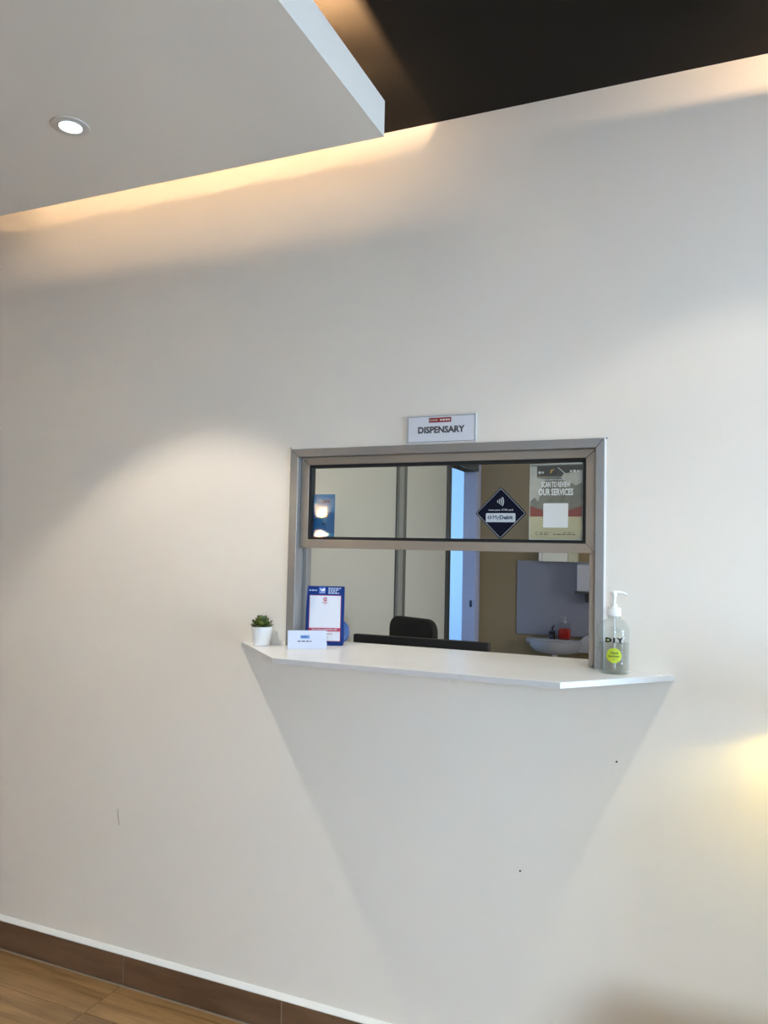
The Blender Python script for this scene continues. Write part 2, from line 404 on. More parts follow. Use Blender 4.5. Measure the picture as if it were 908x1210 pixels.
wir = MB(); wir.box(1.3, 1.4, .08, 1.05, 0, 2.6).box(1.3, 1.4, 2.05, PB, 0, 2.6).box(1.3, 1.4, 1.05, 2.05, 0, 1.05).box(1.3, 1.4, 1.05, 2.05, 2.05, 2.6)
tag(wir.build('wall_inner_right', M['olive']), kind='structure')
tag(MB().box(PX-.09, 1.4, .08, PB+.1, 2.55, 2.65).build('ceiling_inner', M['paint_plain']), kind='structure')
tag(MB().box(PX-.09, 1.4, .08, PB+.1, -.12, 0).build('floor_inner', M['desk']), kind='structure')
door = empty('door_1', (PX, 2.78, 0), kind='structure')       # open doorway to the day-lit corridor
MB().box(-.09, .014, -.065, 0, 0, 2.11, .003, 1).build('door_frame', M['post_dark'], door)
MB().box(-.09, .014, .60, .64, 0, 2.05, .003, 1).build('door_frame', M['door'], door)
MB().box(-.09, .016, .64, .70, 0, 2.11, .003, 1).build('door_frame', M['door'], door)
MB().box(-.09, .014, -.065, .70, 2.05, 2.11, .003, 1).build('door_head', M['post_dark'], door)
st = MB().box(-.030, -.012, .597, .601, 1.055, 1.105, .001).box(-.026, -.016, .592, .598, 1.072, 1.092).build('strike_plate', M['chrome'], door)
tag(MB().box(-3.4, -3.3, 2.2, 4.9, 0, 2.6).build('wall_corridor_left', M['corridor']), kind='structure')
tag(MB().box(-3.4, PX, 4.9, 5.0, 0, 2.6).build('wall_corridor_back', M['corridor']), kind='structure')
tag(MB().box(-3.3, PX-.09, 2.2, 2.3, 0, 2.6).build('wall_corridor_front', M['corridor']), kind='structure')
tag(MB().box(PX-.09, PX, PB+.1, 4.9, 0, 2.6).build('wall_corridor_right', M['corridor']), kind='structure')
tag(MB().box(-3.4, PX, 2.2, 4.9, 2.55, 2.65).build('ceiling_corridor', M['corridor']), kind='structure')
tag(MB().box(-3.4, PX-.09, 2.2, 4.9, -.12, 0).build('floor_corridor', M['desk']), kind='structure')
# lamp on the dispensary ceiling
il = empty('ceiling_lamp', (-.35, .75, 2.55), 0, 'round ceiling lamp inside the dispensary above the hatch', 'ceiling lamp')
MB().lathe([(0, 0), (.09, 0), (.09, -.02), (.07, -.03), (0, -.03)], 32).build('housing', M['white'], il, True)
MB().lathe([(0, -.0305), (.06, -.0305), (.06, -.033), (0, -.034)], 32).build('diffuser', M['lamp'], il, True)
light('ceiling_lamp_glow', 'POINT', (-.35, .75, 2.48), (-.35, .75, 0), 9, (1, .97, .9), il, shadow_soft_size=.03)

# ------------------------------------------------------------------ hatch window
win = empty('window_1', (0, 0, 0), kind='structure')
win['label'] = 'aluminium hatch window with a fixed glass pane above an open slot'
def ring(x0, x1, z0, z1, w, y0, y1, m, name, bottom=True, gap=.0005, bev=.0012, wl=None, wr=None, wt=None, wb=None):
    wl, wr, wt, wb = wl or w, wr or w, wt or w, wb or w
    g = gap
    P = {}
    zb0, zb1 = (z0, z0+wb) if bottom else (z0, z0)
    P['left'] = [(x0, z0), (x0+wl, zb1), (x0+wl, z1-wt-g), (x0, z1-g)]
    P['right'] = [(x1-wr, zb1), (x1, z0), (x1, z1-g), (x1-wr, z1-wt-g)]
    P['top'] = [(x0+g, z1), (x0+wl+g, z1-wt), (x1-wr-g, z1-wt), (x1-g, z1)]
    if bottom: P['bottom'] = [(x0+g, z0), (x1-g, z0), (x1-wr-g, z0+wb), (x0+wl+g, z0+wb)]
    out = []
    for k, pts in P.items(): out.append(MB().prism(pts, y0, y1, 'y', bev).build(name, m, win))
    return out
ring(ox0, ox1, 1.147, oz1, .024, -.004, .078, M['alu'], 'frame_bar', False, wl=.0277, wr=.0222, wt=.0245, gap=.0007)
ring(-1.1838, -.2832, 1.4495, 1.7310, .026, .019, .056, M['alu_in'], 'sash_bar', gap=.0008, wl=.0262, wr=.0272, wt=.0235, wb=.0262)
ring(-1.1578, -.3102, 1.4755, 1.7077, .009, .0225, .048, M['rubber'], 'gasket', gap=0, bev=.0008)
MB().box(-.2602, -.2568, -.0025, .004, 1.148, 1.757, .0005).build('bright_edge_strip', M['white'], win)  # white strip paints in the bright daylit edge of the frame
MB().box(-.302, -.2825, .034, .076, 1.147, 1.4493, .001).build('track', M['alu_in'], win)
MB().box(-1.1845, -1.172, .046, .076, 1.147, 1.4493, .001).build('track', M['alu'], win)
MB().box(-1.1495, -.3185, .0335, .0375, 1.483, 1.70).build('pane', M['glass'], win)

# service shelf through the hatch
sh = empty('service_shelf', (-.7, 0, 1.1325), 0, 'white laminate service shelf with cut corners below the hatch', 'shelf')
pts = [(-.6723, -.0005), (.614, -.0005), (.3765, -.268), (-.3972, -.268)]
MB().prism(pts, 0, .0145, 'z', .0007).build('board', M['laminate'], sh)
M['edge'] = mat('edge_band', (.55, .54, .54, 1), .35)
for (xa, ya), (xb, yb) in zip(pts[1:], pts[2:]+pts[:1]):
    d = Vector((xb-xa, yb-ya, 0)); n_ = Vector((d.y, -d.x, 0)).normalized()*-.0009
    if n_.y > 0: n_ = -n_
    MB().prism([(xa, ya), (xb, yb), (xb+n_.x, yb+n_.y), (xa+n_.x, ya+n_.y)], .0006, .0140, 'z').build('edge_band', M['edge'], sh)
MB().box(-.51, .438, 0, .19, .0005, .0143, .0007).build('inner_board', M['laminate'], sh)

# ------------------------------------------------------------------ things on wall, glass and shelf
# sign
sg = empty('sign_plaque', (-.7175, 0, 1.759), 0, 'white DISPENSARY sign on the wall above the hatch', 'sign')
MB().box(-.106, .106, -.004, 0, 0, .0815, .001).build('acrylic_plate', mat('sign_edge', (.62, .62, .62, 1), .3), sg)
MB().box(-.101, .101, -.0046, -.004, .0045, .077).build('printed_sheet', M['sign_paper'], sg)
ln = MB(); 
for a in ((-.1015, .1015, .0768, .0777), (-.1015, .1015, .0037, .0046), (-.1015, -.1006, .0037, .0777), (.1006, .1015, .0037, .0777)): ln.box(a[0], a[1], -.0049, -.0044, a[2], a[3])
ln.build('border_line', M['ink'], sg)
text('DISPENSARY', .001, .0385, .142, .0200, -.0049, M['ink'], sg, .04)
tg = MB().box(-.037, .031, -.0050, -.0045, .0595, .0735).build('red_tag', M['maroon'], sg)
text('KLINIK', -.022, .0665, .026, .006, -.0053, M['pale_print'], tg)
dashes(-.003, .027, .0665, .005, -.0053, M['pale_print'], tg, 3, dens=.009)

# blue leaflet on glass
def on_glass(name, x, z, label, cat, y=.0415): return empty(name, (x, y, z), 0, label, cat)
lf = on_glass('leaflet', -1.1125, 1.4835, 'narrow blue leaflet taped inside the glass at its left end', 'leaflet')
MB().box(-.0365, .0375, -.0010, -.0002, 0, .1335).build('sheet', M['leaf_blue'], lf)
MB().box(-.0365, .0375, -.0014, -.0010, .012, .078).build('lower_print', M['leaf_blue_deep'], lf)
text('2024', .004, .112, .026, .009, -.0014, M['navy'], lf, .02) if False else dashes(-.009, .019, .111, .008, -.0014, M['navy'], lf, 4, 'heading_print', .012)
MB().box(-.009, .013, -.0018, -.0013, .062, .071).build('dark_print', M['navy'], lf)
MB().cyl((.0, -.0013, .042), (0, -.0018, .042), .0042, seg=16).build('round_mark', M['navy'], lf)

# diamond debit sticker
dm = on_glass('window_sticker', -.5475, 1.558, 'navy diamond contactless card sticker on the glass', 'sticker', .0335)
h = .0745
def rdiamond(h, r, n=5):
    a = h*math.sqrt(2)/2; pts = rrect(-a, a, -a, a, r, n); c = math.sqrt(.5)
    return [(c*(x-z), c*(x+z)) for x, z in pts]
MB().prism(rdiamond(h, .006), -.0012, -.0002, 'y').build('sticker_sheet', M['navy'], dm)
o_, i_ = rdiamond(h-.004, .004), rdiamond(h-.0054, .003)
bd = bmesh.new(); vo = [bd.verts.new((a, -.0015, b)) for a, b in o_]; vi = [bd.verts.new((a, -.0015, b)) for a, b in i_]
for k in range(len(vo)): bd.faces.new((vo[k], vo[(k+1) % len(vo)], vi[(k+1) % len(vo)], vi[k]))
bmesh.ops.recalc_face_normals(bd, faces=bd.faces[:]); MB().add(bd).build('border_line', M['greyprint'], dm)
wv = MB()
for k, rr in enumerate((.006, .0115, .017, .0225)): wv.prism(arcband(-.0145, .033, rr, .0024, -33, 33), -.0016, -.0012, 'y')
wv.build('wave_symbol', M['greyprint'], dm)
text('wave your ATM card', 0, .0085, .071, .0075, -.0016, M['greyprint'], dm, .01)
cd = MB().prism(rrect(-.0425, .0425, -.0255, .0, .003), -.0017, -.0012, 'y').build('logo_card', M['greyprint'], dm)
text('My', -.0125, -.0135, .018, .0145, -.0021, M['teal'], cd, .0)
text('Debit', .0165, -.0118, .038, .0115, -.0021, M['teal'], cd, .03)
lg = MB()
for s in (1, -1):
    lg.prism([(-.0315+s*.0016, -.0125-.0058), (-.0315+s*.0068, -.0125), (-.0315+s*.0016, -.0125+.0058), (-.0315+s*.0010, -.0125+.0030), (-.0315+s*.0035, -.0125), (-.0315+s*.0010, -.0125-.0030)], -.0021, -.0017, 'y')
lg.build('logo_mark', M['teal'], cd)

# poster
po = on_glass('poster', -.3945, 1.4845, 'beige review poster with a white square hung inside the glass at its right end', 'poster')
W2, H = .0735, .2135
MB().prism([(-W2, 0), (W2, 0), (W2, H), (-W2+.001, H-.003)], -.0009, -.0002, 'y').build('plastic_sleeve', mat('sleeve_edge', (.8, .81, .78, 1), .3), po)
MB().box(-W2+.0022, W2-.0022, -.0013, -.0009, .002, H-.005).build('beige_print', mat('beige_print', srgb(196, 187, 152), .6), po)
MB().box(-W2+.0022, W2-.0022, -.0016, -.0012, .0645, .099).build('red_band', mat('rust_print', srgb(140, 62, 50), .6), po)
ph = [(-W2+.0022, H-.005), (-W2+.0022, .0945)]+[(-W2+.0022+(2*W2-.0044)*k/16, .0945-.0165*math.sin(PI*k/16)) for k in range(1, 16)]+[(W2-.0022, .0945), (W2-.0022, H-.005)]
M['photo'] = mat('grey_photo_print', srgb(124, 121, 108), .55, grain=.55, scale=38)
MB().prism(ph, -.0019, -.0014, 'y').build('photo_print', M['photo'], po)
MB().prism([(-.052, H-.037), (W2-.0022, H-.037), (W2-.0022, H-.0075), (-.052, H-.0085)], -.0023, -.0018, 'y').build('dark_band', mat('charcoal_print', srgb(66, 62, 54), .6), po)
glove = MB(); glove.prism([(.014, .172), (.022, .184), (.045, .186), (W2-.0022, .193), (W2-.0022, .158), (.054, .150), (.036, .160), (.020, .164)], -.0024, -.0018, 'y')
glove.prism([(-W2+.0022, H-.009), (-.053, H-.009), (-.053, .172), (-.03, .168), (-.040, .135), (-.049, .105), (-.058, .118), (-W2+.0022, .106)], -.0022, -.0018, 'y')
glove.build('pale_glove_print', mat('pale_photo_print', srgb(186, 183, 174), .6, grain=.2, scale=50), po)
MB().prism([(.0035, H-.013), (.007, H-.013), (.027, .183), (.023, .183)], -.0027, -.0022, 'y').build('pen_print', M['greyprint'], po)
M['icon'] = mat('white_icon_print', (.72, .72, .7, 1), .5)
for x, r in ((-.045, .004), (-.0362, .0030), (.041, .0032), (.0505, .0042), (.060, .0032)):
    MB().prism([(x+r*math.cos(t*PI/5), H-.0265+(x+.04)*.03+r*math.sin(t*PI/5)) for t in range(10)], -.0029, -.0023, 'y').build('icon', M['icon'], po)
MB().prism([(-.0165, H-.029), (-.0125, H-.029), (-.0105, H-.0225), (-.0045, H-.0200), (-.0060, H-.0170), (-.0150, H-.0195)], -.0029, -.0023, 'y').build('gold_mark', mat('gold_print', srgb(190, 150, 60), .5), po)
wh = mat('white_print', (.93, .92, .93, 1), .5)
text('SCAN TO REVIEW', 0, .1535, .080, .0155, -.0029, wh, po, .03)
text('OUR SERVICES', 0, .1325, .095, .019, -.0029, wh, po, .03)
dashes(-.03, .026, .1665, .0022, -.0029, M['greyprint'], po, 8)
MB().prism(rrect(-.034, .034, .034, .1015, .003), -.0031, -.0018, 'y').build('white_square', mat('white_square_print', (.92, .92, .96, 1), .5), po)
dk = mat('brown_small_print', srgb(84, 74, 58), .6)
dashes(-.044, -.015, .0205, .0014, -.0016, dk, po, 11); dashes(-.044, -.02, .0155, .0022, -.0016, dk, po, 12)
dashes(.022, .048, .0205, .0014, -.0016, dk, po, 13); dashes(-.006, .054, .0155, .0022, -.0016, dk, po, 14)
MB().prism(arcband(-.0505, .018, .004, .0012, 60, 300, 10), -.0016, -.0012, 'y').build('phone_icon', dk, po)

# payment stand (its square code is left out)
ST = 1.147
qs = empty('payment_stand', (-1.1115, .0640, ST), math.atan2(.05, .107), 'blue framed payment stand with a white sheet beside the left jamb', 'payment stand')
tilt = Matrix.Rotation(math.radians(-7), 4, 'X')
WQ, HQ = .0595, .184
def tl(o): o.rotation_euler = (math.radians(-7), 0, 0); return o
pb = tl(MB().prism(rrect(-WQ, WQ, 0, HQ, .004), 0, .004, 'y', .0006).build('blue_board', M['royal'], qs))
tl(MB().box(-WQ+.0085, WQ-.0105, -.0007, 0, .012, HQ-.0285).build('crimson_border', M['crimson'], qs))
tl(MB().box(-WQ+.0100, WQ-.0120, -.0012, -.0006, .0135, HQ-.030).build('white_sheet', M['paper'], qs))
bn = tl(MB().box(-WQ+.0085, WQ-.0105, -.0016, -.0010, .0425, .0535).build('crimson_band', M['crimson'], qs))
text('MALAYSIA NATIONAL QR', -.001, .048, .078, .0048, -.0020, M['paper'], bn, .02)
mk = MB(); mk.prism(arcband(-.001, HQ-.0415, .0052, .0026, 20, 340, 20), -.0016, -.0011, 'y').prism([(-.0035, HQ-.043), (-.001, HQ-.0455), (.0045, HQ-.038), (.0030, HQ-.0365), (-.0010, HQ-.0420), (-.0024, HQ-.0412)], -.0016, -.0011, 'y')
tl(mk.build('round_logo', M['crimson'], qs))
tl(text('DuitNow', -.001, HQ-.0515, .0185, .0040, -.0016, M['crimson'], qs, .02))
tl(text('QR', -.001, HQ-.0562, .006, .0026, -.0016, M['crimson'], qs, .02))
pl = mat('pale_blue_print', (.50, .60, .80, 1), .5)
tl(MB().prism(rrect(-.0215, -.001, HQ-.0235, HQ-.0035, .002), -.0006, 0, 'y').build('logo_tile', mat('tile_blue_print', srgb(70, 110, 190), .5), qs))
tl(MB().prism([(-.0205, HQ-.006), (-.0130, HQ-.0105), (-.003, HQ-.0055), (-.003, HQ-.0155), (-.0130, HQ-.0165), (-.0165, HQ-.0125)], -.0011, -.0005, 'y').build('logo_card', M['paper'], qs))
tl(text('eWallet', -.0112, HQ-.0205, .016, .0030, -.0010, M['paper'], qs, .01))
tl(dashes(-.0525, -.028, HQ-.0135, .0036, -.0004, pl, qs, 21, dens=.01))
for k in range(4): tl(dashes(.008, (.049, .042, .034, .042)[k], HQ-.0065-k*.0052, .0032, -.0004, pl, qs, 30+k, dens=.009))
tl(dashes(.002, .026, .035, .0022, -.0016, M['crimson'], qs, 40, dens=.006))
MB().box(-WQ+.004, WQ-.004, -.010, .050, 0, .003, .001).build('foot_plate', M['royal'], qs)
rb = MB().lathe([(0, -.012), (.034, -.012), (.038, -.008), (.038, .008), (.034, .012), (0, .012)], 40, Matrix.Translation((WQ-.020, .038, .0385)) @ Matrix.Rotation(PI/2, 4, 'X'))
rb.build('round_support', mat('mid_blue_plastic', srgb(30, 84, 156), .3), qs, True)

# small card holder in front
ch = empty('card_holder', (-1.1085, -.0530, ST), math.atan2(.063, .097), 'small white name card in a clear holder in front of the blue stand', 'card holder')
def tc_(o): o.rotation_euler = (math.radians(-9), 0, 0); return o
tc_(MB().box(-.0595, .0595, .0008, .0024, .0, .0585, .0004).build('acrylic_back', M['acrylic'], ch))
tc_(MB().box(-.0580, .0580, -.0004, .0007, .001, .0555).build('card', mat('lavender_card', (.62, .66, .78, 1), .6), ch))
MB().box(-.0595, .0595, 0, .030, 0, .0016, .0004).build('acrylic_foot', M['acrylic'], ch)
bl = tc_(MB().box(-.0205, .0065, -.0008, -.0004, .0315, .0415).build('blue_print', mat('soft_blue_print', srgb(104, 146, 200), .5), ch))
dashes(-.0165, .0045, .0365, .004, -.0011, mat('mid_blue_print', srgb(62, 102, 168), .5), bl, 50, dens=.02)
tc_(dashes(-.0285, .0125, .0235, .0032, -.0008, M['ink'], ch, 51, dens=.0135))

# succulent
pp = empty('potted_succulent', (-1.272, -.046, ST), 0, 'small succulent in a white pot on the shelf end', 'potted plant')
MB().lathe([(0, .0005), (.0235, .0005), (.0255, .002), (.0325, .0565), (.0330, .058), (.0305, .058), (.0295, .050), (0, .049)], 36).build('pot', M['pot'], pp, True)
MB().lathe([(0, .053), (.02, .0525), (.0297, .0515), (.0297, .0495)], 20).build('soil', M['soil'], pp, True)
def leaf_mesh(L, wd, th):
    mb = MB(); t = bmesh.new(); rings = []
    for k, u in enumerate((0, .2, .45, .7, .88, 1)):
        ww = wd*(.55, .8, 1, .92, .55, .03)[k]/2; tt = th*(.8, 1, 1, .8, .5, .05)[k]/2
        z = -.10*L*math.sin(PI*u)+.12*L*u*u
        rings.append([t.verts.new((u*L, a*ww, z+b*tt)) for a, b in ((1, .3), (.5, .75), (0, .45), (-.5, .75), (-1, .3), (-.55, -.7), (0, -1), (.55, -.7))])
    for a, b in zip(rings, rings[1:]):
        for k in range(8): t.faces.new((a[k], a[(k+1) % 8], b[(k+1) % 8], b[k]))
    t.faces.new(rings[0]); t.faces.new(rings[-1]); bmesh.ops.recalc_face_normals(t, faces=t.faces[:])
    return mb.add(t)
protos = []
for k, (L, wd, th) in enumerate(((.035, .0205, .0046), (.029, .0185, .0046), (.021, .0145, .0042))):
    for m in ('leaf', 'leaf2'): protos.append((k, leaf_mesh(L, wd, th), M[m]))
made = {}
def put_leaf(kind, mi, az, el, z, r0):
    key = (kind, mi)
    if key not in made:
        o = protos[kind*2+mi][1].build('leaf', protos[kind*2+mi][2], pp, True); made[key] = o
    else: o = made[key].copy(); COL.objects.link(o)
    o.rotation_euler = (random.uniform(-.12, .12), -el, az); o.location = (r0*math.cos(az), r0*math.sin(az), z)
for ringi, (n, el, z, r0, kind) in enumerate(((10, .12, .0575, .004, 0), (9, .42, .0605, .003, 0), (8, .72, .0635, .002, 1), (7, 1.0, .0665, .002, 1), (5, 1.28, .070, .001, 2))):
    for k in range(n):
        put_leaf(kind, (k+ringi) % 2, 2*PI*(k+.5*(ringi % 2))/n+random.uniform(-.1, .1), el+random.uniform(-.07, .07), z, r0)

# sanitiser bottle
bt = empty('pump_bottle', (-.2276, -.0485, ST), math.radians(12), 'clear pump bottle of hand sanitiser on the shelf beside the right jamb', 'bottle')
bt.scale = (.93, .93, .915)
rb_ = .0405
MB().lathe([(0, .0005), (.034, .0005), (.0385, .003), (rb_, .008), (rb_, .112), (.0395, .124), (.035, .136), (.026, .146), (.0165, .151), (.0150, .155), (.0150, .163)], 48).build('bottle_body', M['bottle'], bt, True)
MB().lathe([(0, .003), (.034, .003), (.0385, .008), (.0388, .084), (0, .084)], 48).build('gel', M['gel'], bt, True)
MB().lathe([(.0165, .1535), (.0185, .1535), (.0185, .1560), (.0165, .1560)], 32).build('neck_ring', M['bottle'], bt, True)
cp = MB().lathe([(0, .158), (.0175, .158), (.0180, .160), (.0178, .178), (.0160, .1815), (.0090, .183), (.0090, .190), (0, .190)], 32)
for k in range(24):
    a = 2*PI*k/24; cp.box(-.0006, .0006, -.0006, .0006, .161, .1775, M=Matrix.Translation((.0180*math.cos(a), .0180*math.sin(a), 0)))
cp.build('pump_collar', M['white'], bt, True)
MB().lathe([(0, .188), (.0048, .188), (.0042, .206), (.0068, .212), (.0078, .222), (.0065, .226), (0, .227)], 20).build('pump_stem', M['white'], bt, True)
MB().tube([(-.011, 0, .2240), (0, 0, .2245), (.014, 0, .2240), (.026, 0, .2215), (.0335, 0, .2165)], [.0036, .0046, .0040, .0034, .0026], 12).build('nozzle', M['white'], bt, True)
MB().tube([(0, 0, .185), (.001, 0, .10), (.003, .004, .012)], .0024, 8).build('dip_tube', mat('milky_tube', (.7, .72, .72, 1), .4), bt, True)
bend = .0412
def curved(pts_fn, m, name, parent=bt, r=bend):
    t = bmesh.new(); vs = [t.verts.new((r*math.sin(x/r), -r*math.cos(x/r), z)) for x, z in pts_fn]
    t.faces.new(vs); return MB().add(t).build(name, m, parent)
def curved_disc(cx, cz, rad, m, name, r=bend, parent=bt):
    t = bmesh.new(); c = t.verts.new((r*math.sin(cx/r), -r*math.cos(cx/r), cz)); prev = [c]*1; rings = []
    for q in range(1, 5):
        rings.append([t.verts.new((r*math.sin((cx+rad*q/4*math.cos(a))/r), -r*math.cos((cx+rad*q/4*math.cos(a))/r), cz+rad*q/4*math.sin(a))) for a in [2*PI*k/32 for k in range(32)]])
    for k in range(32): t.faces.new((c, rings[0][k], rings[0][(k+1) % 32]))
    for a, b in zip(rings, rings[1:]):
        for k in range(32): t.faces.new((a[k], b[k], b[(k+1) % 32], a[(k+1) % 32]))
    bmesh.ops.recalc_face_normals(t, faces=t.faces[:])
    return MB().add(t).build(name, m, parent)
XO = -.004
for ch_, x, wd in (('D', XO-.0145, .0180), ('I', XO+.0002, .0058), ('Y', XO+.0160, .0200)):
    text(ch_, x, .0945, wd, .0135, 0, M['black'], bt, .095, bend=bend)
text('MR', XO-.0155, .0945, .0085, .0034, 0, M['lime'], bt, .03, bend=bend+.0004)
dashes_x = MB()
text('home', XO+.018, .0865, .014, .0024, 0, M['ink'], bt, .01, bend=bend) if False else curved([(XO+.008, .0858), (XO+.025, .0858), (XO+.025, .0872), (XO+.008, .0872)], M['ink'], 'small_print')
lb = curved_disc(XO, .053, .0205, M['lime'], 'round_label')
text('Hand', XO+.001, .0605, .020, .0068, 0, M['olive_ink'], lb, .03, bend=bend+.0005)
text('Sanitizer', XO+.0, .0515, .032, .0064, 0, M['olive_ink'], lb, .03, bend=bend+.0005)
text('gel', XO+.002, .0435, .012, .0050, 0, M['olive_ink'], lb, .0, bend=bend+.0005)
curved([(XO-.011, .0372), (XO+.011, .0372), (XO+.011, .0386), (XO-.011, .0386)], M['olive_ink'], 'small_print', lb, bend+.0005)
curved_disc(XO+.0215, .0325, .0042, M['ink'], 'round_mark')
curved_disc(XO+.0215, .0325, .0028, M['greyprint'], 'round_mark', bend+.0004)

# ------------------------------------------------------------------ inside the dispensary
dk_ = empty('desk', (-.8, .5, 0), 0, 'grey desk behind the hatch under the black monitor', 'desk')
MB().box(-.72, .65, -.36, .34, .72, .75, .003).build('desktop', M['desk'], dk_)
for x in (-.70, .62): MB().box(x-.015, x+.015, -.34, .32, 0, .72).build('side_panel', M['desk'], dk_)
mo = empty('monitor', (-.9235, .415, .75), 0, 'wide black monitor seen over the inner edge of the service shelf', 'monitor')
MB().box(-.2475, .2475, -.014, .012, .095, .399, .004).build('casing', M['black'], mo)
MB().box(-.238, .238, .0121, .0126, .108, .388).build('screen', mat('dark_screen', (.01, .01, .012, 1), .2), mo)
MB().box(-.03, .03, -.035, -.013, .01, .22, .004).build('stand_neck', M['black'], mo)
MB().box(-.11, .11, -.09, .06, 0, .012, .004).build('stand_foot', M['black'], mo)
cr = empty('office_chair', (-1.283, 1.16, 0), math.radians(152), 'black office chair backrest rising behind the monitor', 'chair')
bk = MB().prism(rrect(-.152, .152, .80, 1.147, .055, 6), -.085, -.045, 'y', .012); bk.build('backrest', M['fabric'], cr, True)
MB().prism([(-.17, -.06), (.17, -.06), (.17, .23), (.13, .29), (-.13, .29), (-.17, .23)], .45, .52, 'z', .02).build('seat', M['fabric'], cr, True)
MB().tube([(0, .05, .46), (0, -.09, .47), (0, -.115, .55), (0, -.095, .86)], .014).build('back_bracket', M['black'], cr, True)
MB().cyl((0, .12, .10), (0, .12, .45), .025).build('gas_lift', M['black'], cr, True)
for k in range(5):
    a = 2*PI*k/5
    lg_ = MB().tube([(0, .12, .11), (.205*math.cos(a), .12+.205*math.sin(a), .07)], [.025, .016]).build('base_arm', M['black'], cr, True)
    MB().cyl((.205*math.cos(a)-.02, .12+.205*math.sin(a), .03), (.205*math.cos(a)+.02, .12+.205*math.sin(a), .03), .03).build('caster', M['black'], lg_, True)

sp = tag(MB().box(-1.305, -.30, PB-.012, PB-.0005, .872, 1.404, .002).build('splash_panel', M['splash']), 'blue-grey splash panel on the wall behind the basin', 'splash panel')
ws = empty('wash_basin', (-1.0, PB, .66), 0, 'white wash basin on the far wall under the splash panel', 'basin')
def bowl(rx, ry, z, n=28):
    return [(rx*math.cos(PI+PI*k/n), ry*math.sin(PI+PI*k/n), z) for k in range(n+1)]
t = bmesh.new(); prof = [(.05, .06, .092), (.12, .16, .098), (.178, .245, .116), (.202, .280, .150), (.208, .288, .195), (.196, .272, .197), (.185, .255, .185), (.15, .20, .125), (.05, .06, .110)]
rs = [[t.verts.new(p) for p in bowl(a, b, z)] for a, b, z in prof]
for a, b in zip(rs, rs[1:]):
    for k in range(len(a)-1): t.faces.new((a[k], a[k+1], b[k+1], b[k]))
bmesh.ops.recalc_face_normals(t, faces=t.faces[:])
MB().add(t).build('bowl', M['ceramic'], ws, True)
MB().tube([(0, -.16, .095), (0, -.16, -.06), (0, -.10, -.12), (0, -.002, -.12)], .018, 12).build('waste_pipe', M['white'], ws, True)
MB().box(-.208, .208, -.125, -.001, .165, .198, .006).build('tap_deck', M['ceramic'], ws, True)
MB().prism([(.13, .198), (.17, .203), (.19, .225), (.205, .240), (.42, .240), (.42, .12), (.13, .12)], -.14, -.03, 'y', .006).build('side_ledge', M['ceramic'], ws, True)
tp = empty('basin_tap', (-1.03, PB-.09, .8585), 0, 'dark chrome tap on the wash basin', 'tap')
MB().lathe([(0, 0), (.022, 0), (.022, .004), (.0185, .008), (.018, .055), (0, .058)], 20).build('tap_body', M['chrome'], tp, True)
MB().tube([(0, 0, .04), (0, -.05, .055), (0, -.09, .045)], [.012, .010, .009]).build('spout', M['chrome'], tp, True)
MB().tube([(.0, 0, .055), (-.004, .008, .075), (.012, .01, .095)], [.008, .007, .006]).build('lever', M['chrome'], tp, True)
so = empty('soap_bottle', (-.945, PB-.085, .858), 0, 'clear pump bottle half full of red soap on the basin', 'soap bottle')
MB().box(-.042, .042, -.025, .025, .002, .115, .012, 3).build('soap_body', clear('soap_clear', (.88, .90, .92, 1), 1.45, edge=.3), so, True)
MB().box(-.040, .040, -.023, .023, .003, .078, .010, 3).build('red_liquid', M['red_soap'], so, True)
MB().lathe([(0, .115), (.013, .115), (.013, .130), (.005, .132), (.005, .150), (.010, .152), (.010, .158), (0, .158)], 16).build('pump', M['ceramic'], so, True)
MB().box(-.034, .004, -.005, .005, .150, .157, .002).build('nozzle', M['ceramic'], so)
bx = empty('wall_cabinet', (-.996, PB-.09, 1.402), 0, 'white wall box above the splash panel seen under the sash', 'cabinet')
MB().box(-.112, .066, -.001, .078, 0, .26, .003).build('body', mat('lit_white_board', (.85, .87, .80, 1), .4), bx)
MB().box(-.137, -.115, -.001, .078, .002, .26, .002).build('side_strip', M['white'], bx)
MB().box(.068, .133, .004, .078, -.001, .26, .003).build('side_panel', mat('beige_board', (.62, .62, .48, 1), .5), bx)
sf = empty('bracket_shelf', (-.70, PB-.012, 1.185), 0, 'small dark shelf on the splash panel at its right', 'shelf')
MB().box(-.163, .22, -.19, -.001, 0, .016, .003).build('board', M['post_dark'], sf)
MB().box(-.10, -.08, -.12, -.001, -.06, 0).build('bracket', M['post_dark'], sf)
dp = empty('towel_dispenser', (-.66, PB-.012, 1.2012), 0, 'pale dispenser box standing on the small dark shelf', 'dispenser')
MB().box(-.19, .12, -.17, -.002, 0, .185, .008).build('body', mat('pale_lilac_plastic', (.50, .52, .62, 1), .4), dp)
MB().box(-.02, .10, -.176, -.168, .01, .06, .003).build('outlet', M['black'], dp)

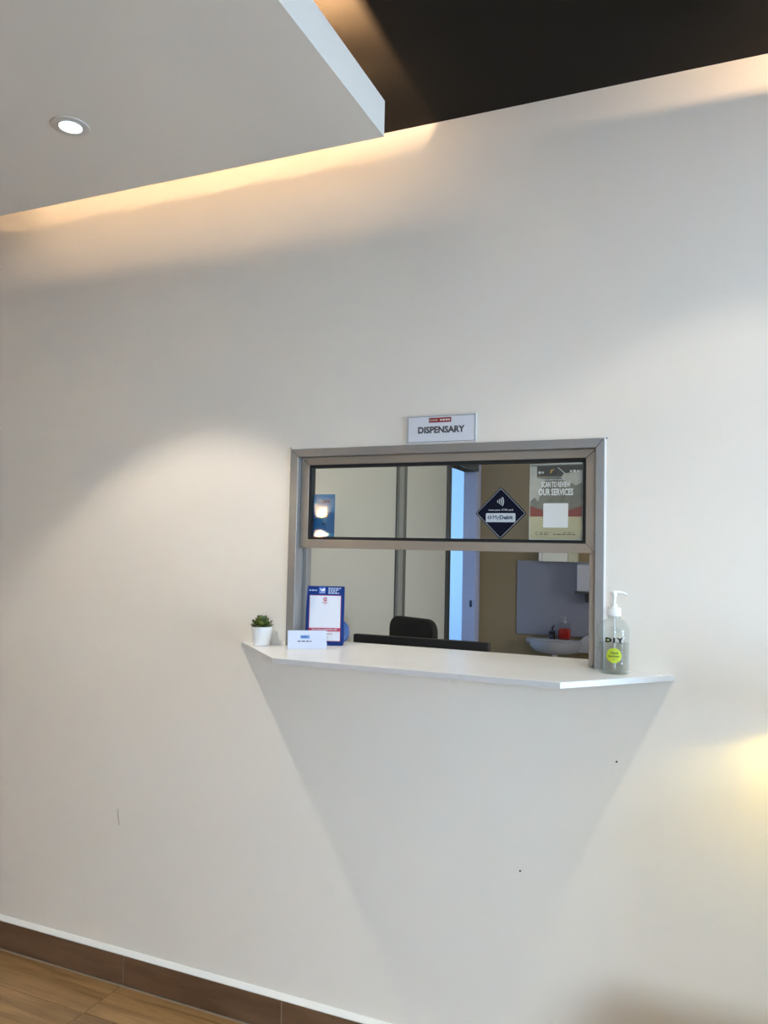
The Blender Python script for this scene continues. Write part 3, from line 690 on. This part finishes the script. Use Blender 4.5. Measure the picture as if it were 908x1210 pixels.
# ------------------------------------------------------------------ the rest of the hall
# up-and-down wall light on the opposite wall (it shows as two glows in the glass)
def sconce(x, y, rz, label, up, down, off, tilt, cone):
    e = empty('wall_sconce', (x, y, 1.60), rz, label, 'wall light', 'up and down wall lights')
    MB().box(-.05, .05, 0, .08, .02, .125, .004).build('body', M['black'], e)
    MB().box(-.04, .04, .030, .07, .1255, .127).build('upper_lens', M['led'], e)
    MB().box(-.04, .04, .030, .07, .018, .0195).build('lower_lens', M['led'], e)
    for s, z, p in ((1, .132, up), (-1, .013, down)):
        l = bpy.data.lights.new('sconce_beam', 'SPOT'); l.energy = p; l.color = (1, .74, .46)
        l.spot_size = math.radians(cone); l.spot_blend = .5; l.shadow_soft_size = .004
        o = bpy.data.objects.new('sconce_beam', l); COL.objects.link(o); o.parent = e; o.location = (0, off, z)
        o.rotation_euler = Vector((0, -math.sin(tilt), s*math.cos(tilt))).to_track_quat('-Z', 'Y').to_euler()
    return e
sconce(-3.125, YB, 0, 'up and down wall light on the wall opposite the hatch, mirrored in the glass', 26, 48, .02, math.radians(40), 125)
sconce(WX0, -2.5, -PI/2, 'unseen up and down wall light added on the left side wall for warm fill', 40, 44, .060, math.radians(4), 100)  # second sconce, added only to warm the left part of the hall
# shaded wall lamp just beyond the right end of the shelf
wp = empty('wall_lamp', (.30, 0, 1.06), 0, 'wall lamp with a closed shade to the right of the service shelf', 'wall lamp')
shade = MB().lathe([(0, .13), (.06, .13), (.095, .0), (.0935, .0), (.058, .128), (0, .128)], 40, Matrix.Translation((0, -.12, 0)))
shade.build('lamp_shade', mat('beige_shade', (.35, .30, .24, 1), .8), wp, True)
MB().tube([(0, -.005, .16), (0, -.12, .16), (0, -.12, .125)], .008).build('arm', M['chrome'], wp, True)
MB().cyl((0, -.001, .16), (0, -.012, .16), .035, seg=24).build('wall_plate', M['chrome'], wp, True)
MB().lathe([(0, 0), (.014, .008), (.02, .022), (.015, .04), (.010, .055), (.010, .075), (0, .075)], 20, Matrix.Translation((0, -.12, .05))).build('bulb', emit('bulb_glow', (1, .75, .35, 1), 6), wp, True)
light('wall_lamp_glow', 'POINT', (.30, -.12, 1.095), (.3, -.12, 0), 3.8, (1, .80, .10), wp, shadow_soft_size=.015)

# slim cabinet added to shade the wall under the lamp, and a waiting bench, both just outside the photograph
cb = empty('shading_cabinet', (.62, -.085, 0), 0, 'slim white cabinet added under the wall lamp to shade the wall', 'cabinet')
MB().box(-.30, .30, -.075, .084, .06, .93, .002).build('carcass', M['white'], cb)
for k in (-1, 1):
    d_ = MB().box(min(0, k*.298)+.001, max(0, k*.298)-.001, -.093, -.0755, .065, .90, .0015).build('door', M['white'], cb)
    MB().cyl((k*.03, -.094, .55), (k*.03, -.115, .55), .009, seg=14).build('knob', M['chrome'], d_)
MB().box(-.31, .31, -.10, .084, .93, .95, .002).build('top', M['laminate'], cb)
MB().box(-.28, .28, -.055, .08, 0, .06).build('plinth', M['black'], cb)
wb = empty('waiting_bench', (.55, -.62, 0), 0, 'low grey upholstered waiting bench with steel legs near the wall', 'bench')
MB().box(-.70, .70, -.24, .25, .39, .46, .02, 3).build('seat', mat('grey_upholstery', (.16, .15, .14, 1), .8), wb, True)
MB().box(-.66, .66, -.20, .21, .355, .389).build('frame', M['black'], wb)
for x in (-.63, .63):
    for y in (-.17, .18): MB().cyl((x, y, 0), (x, y, .36), .016, seg=12).build('leg', M['chrome'], wb)
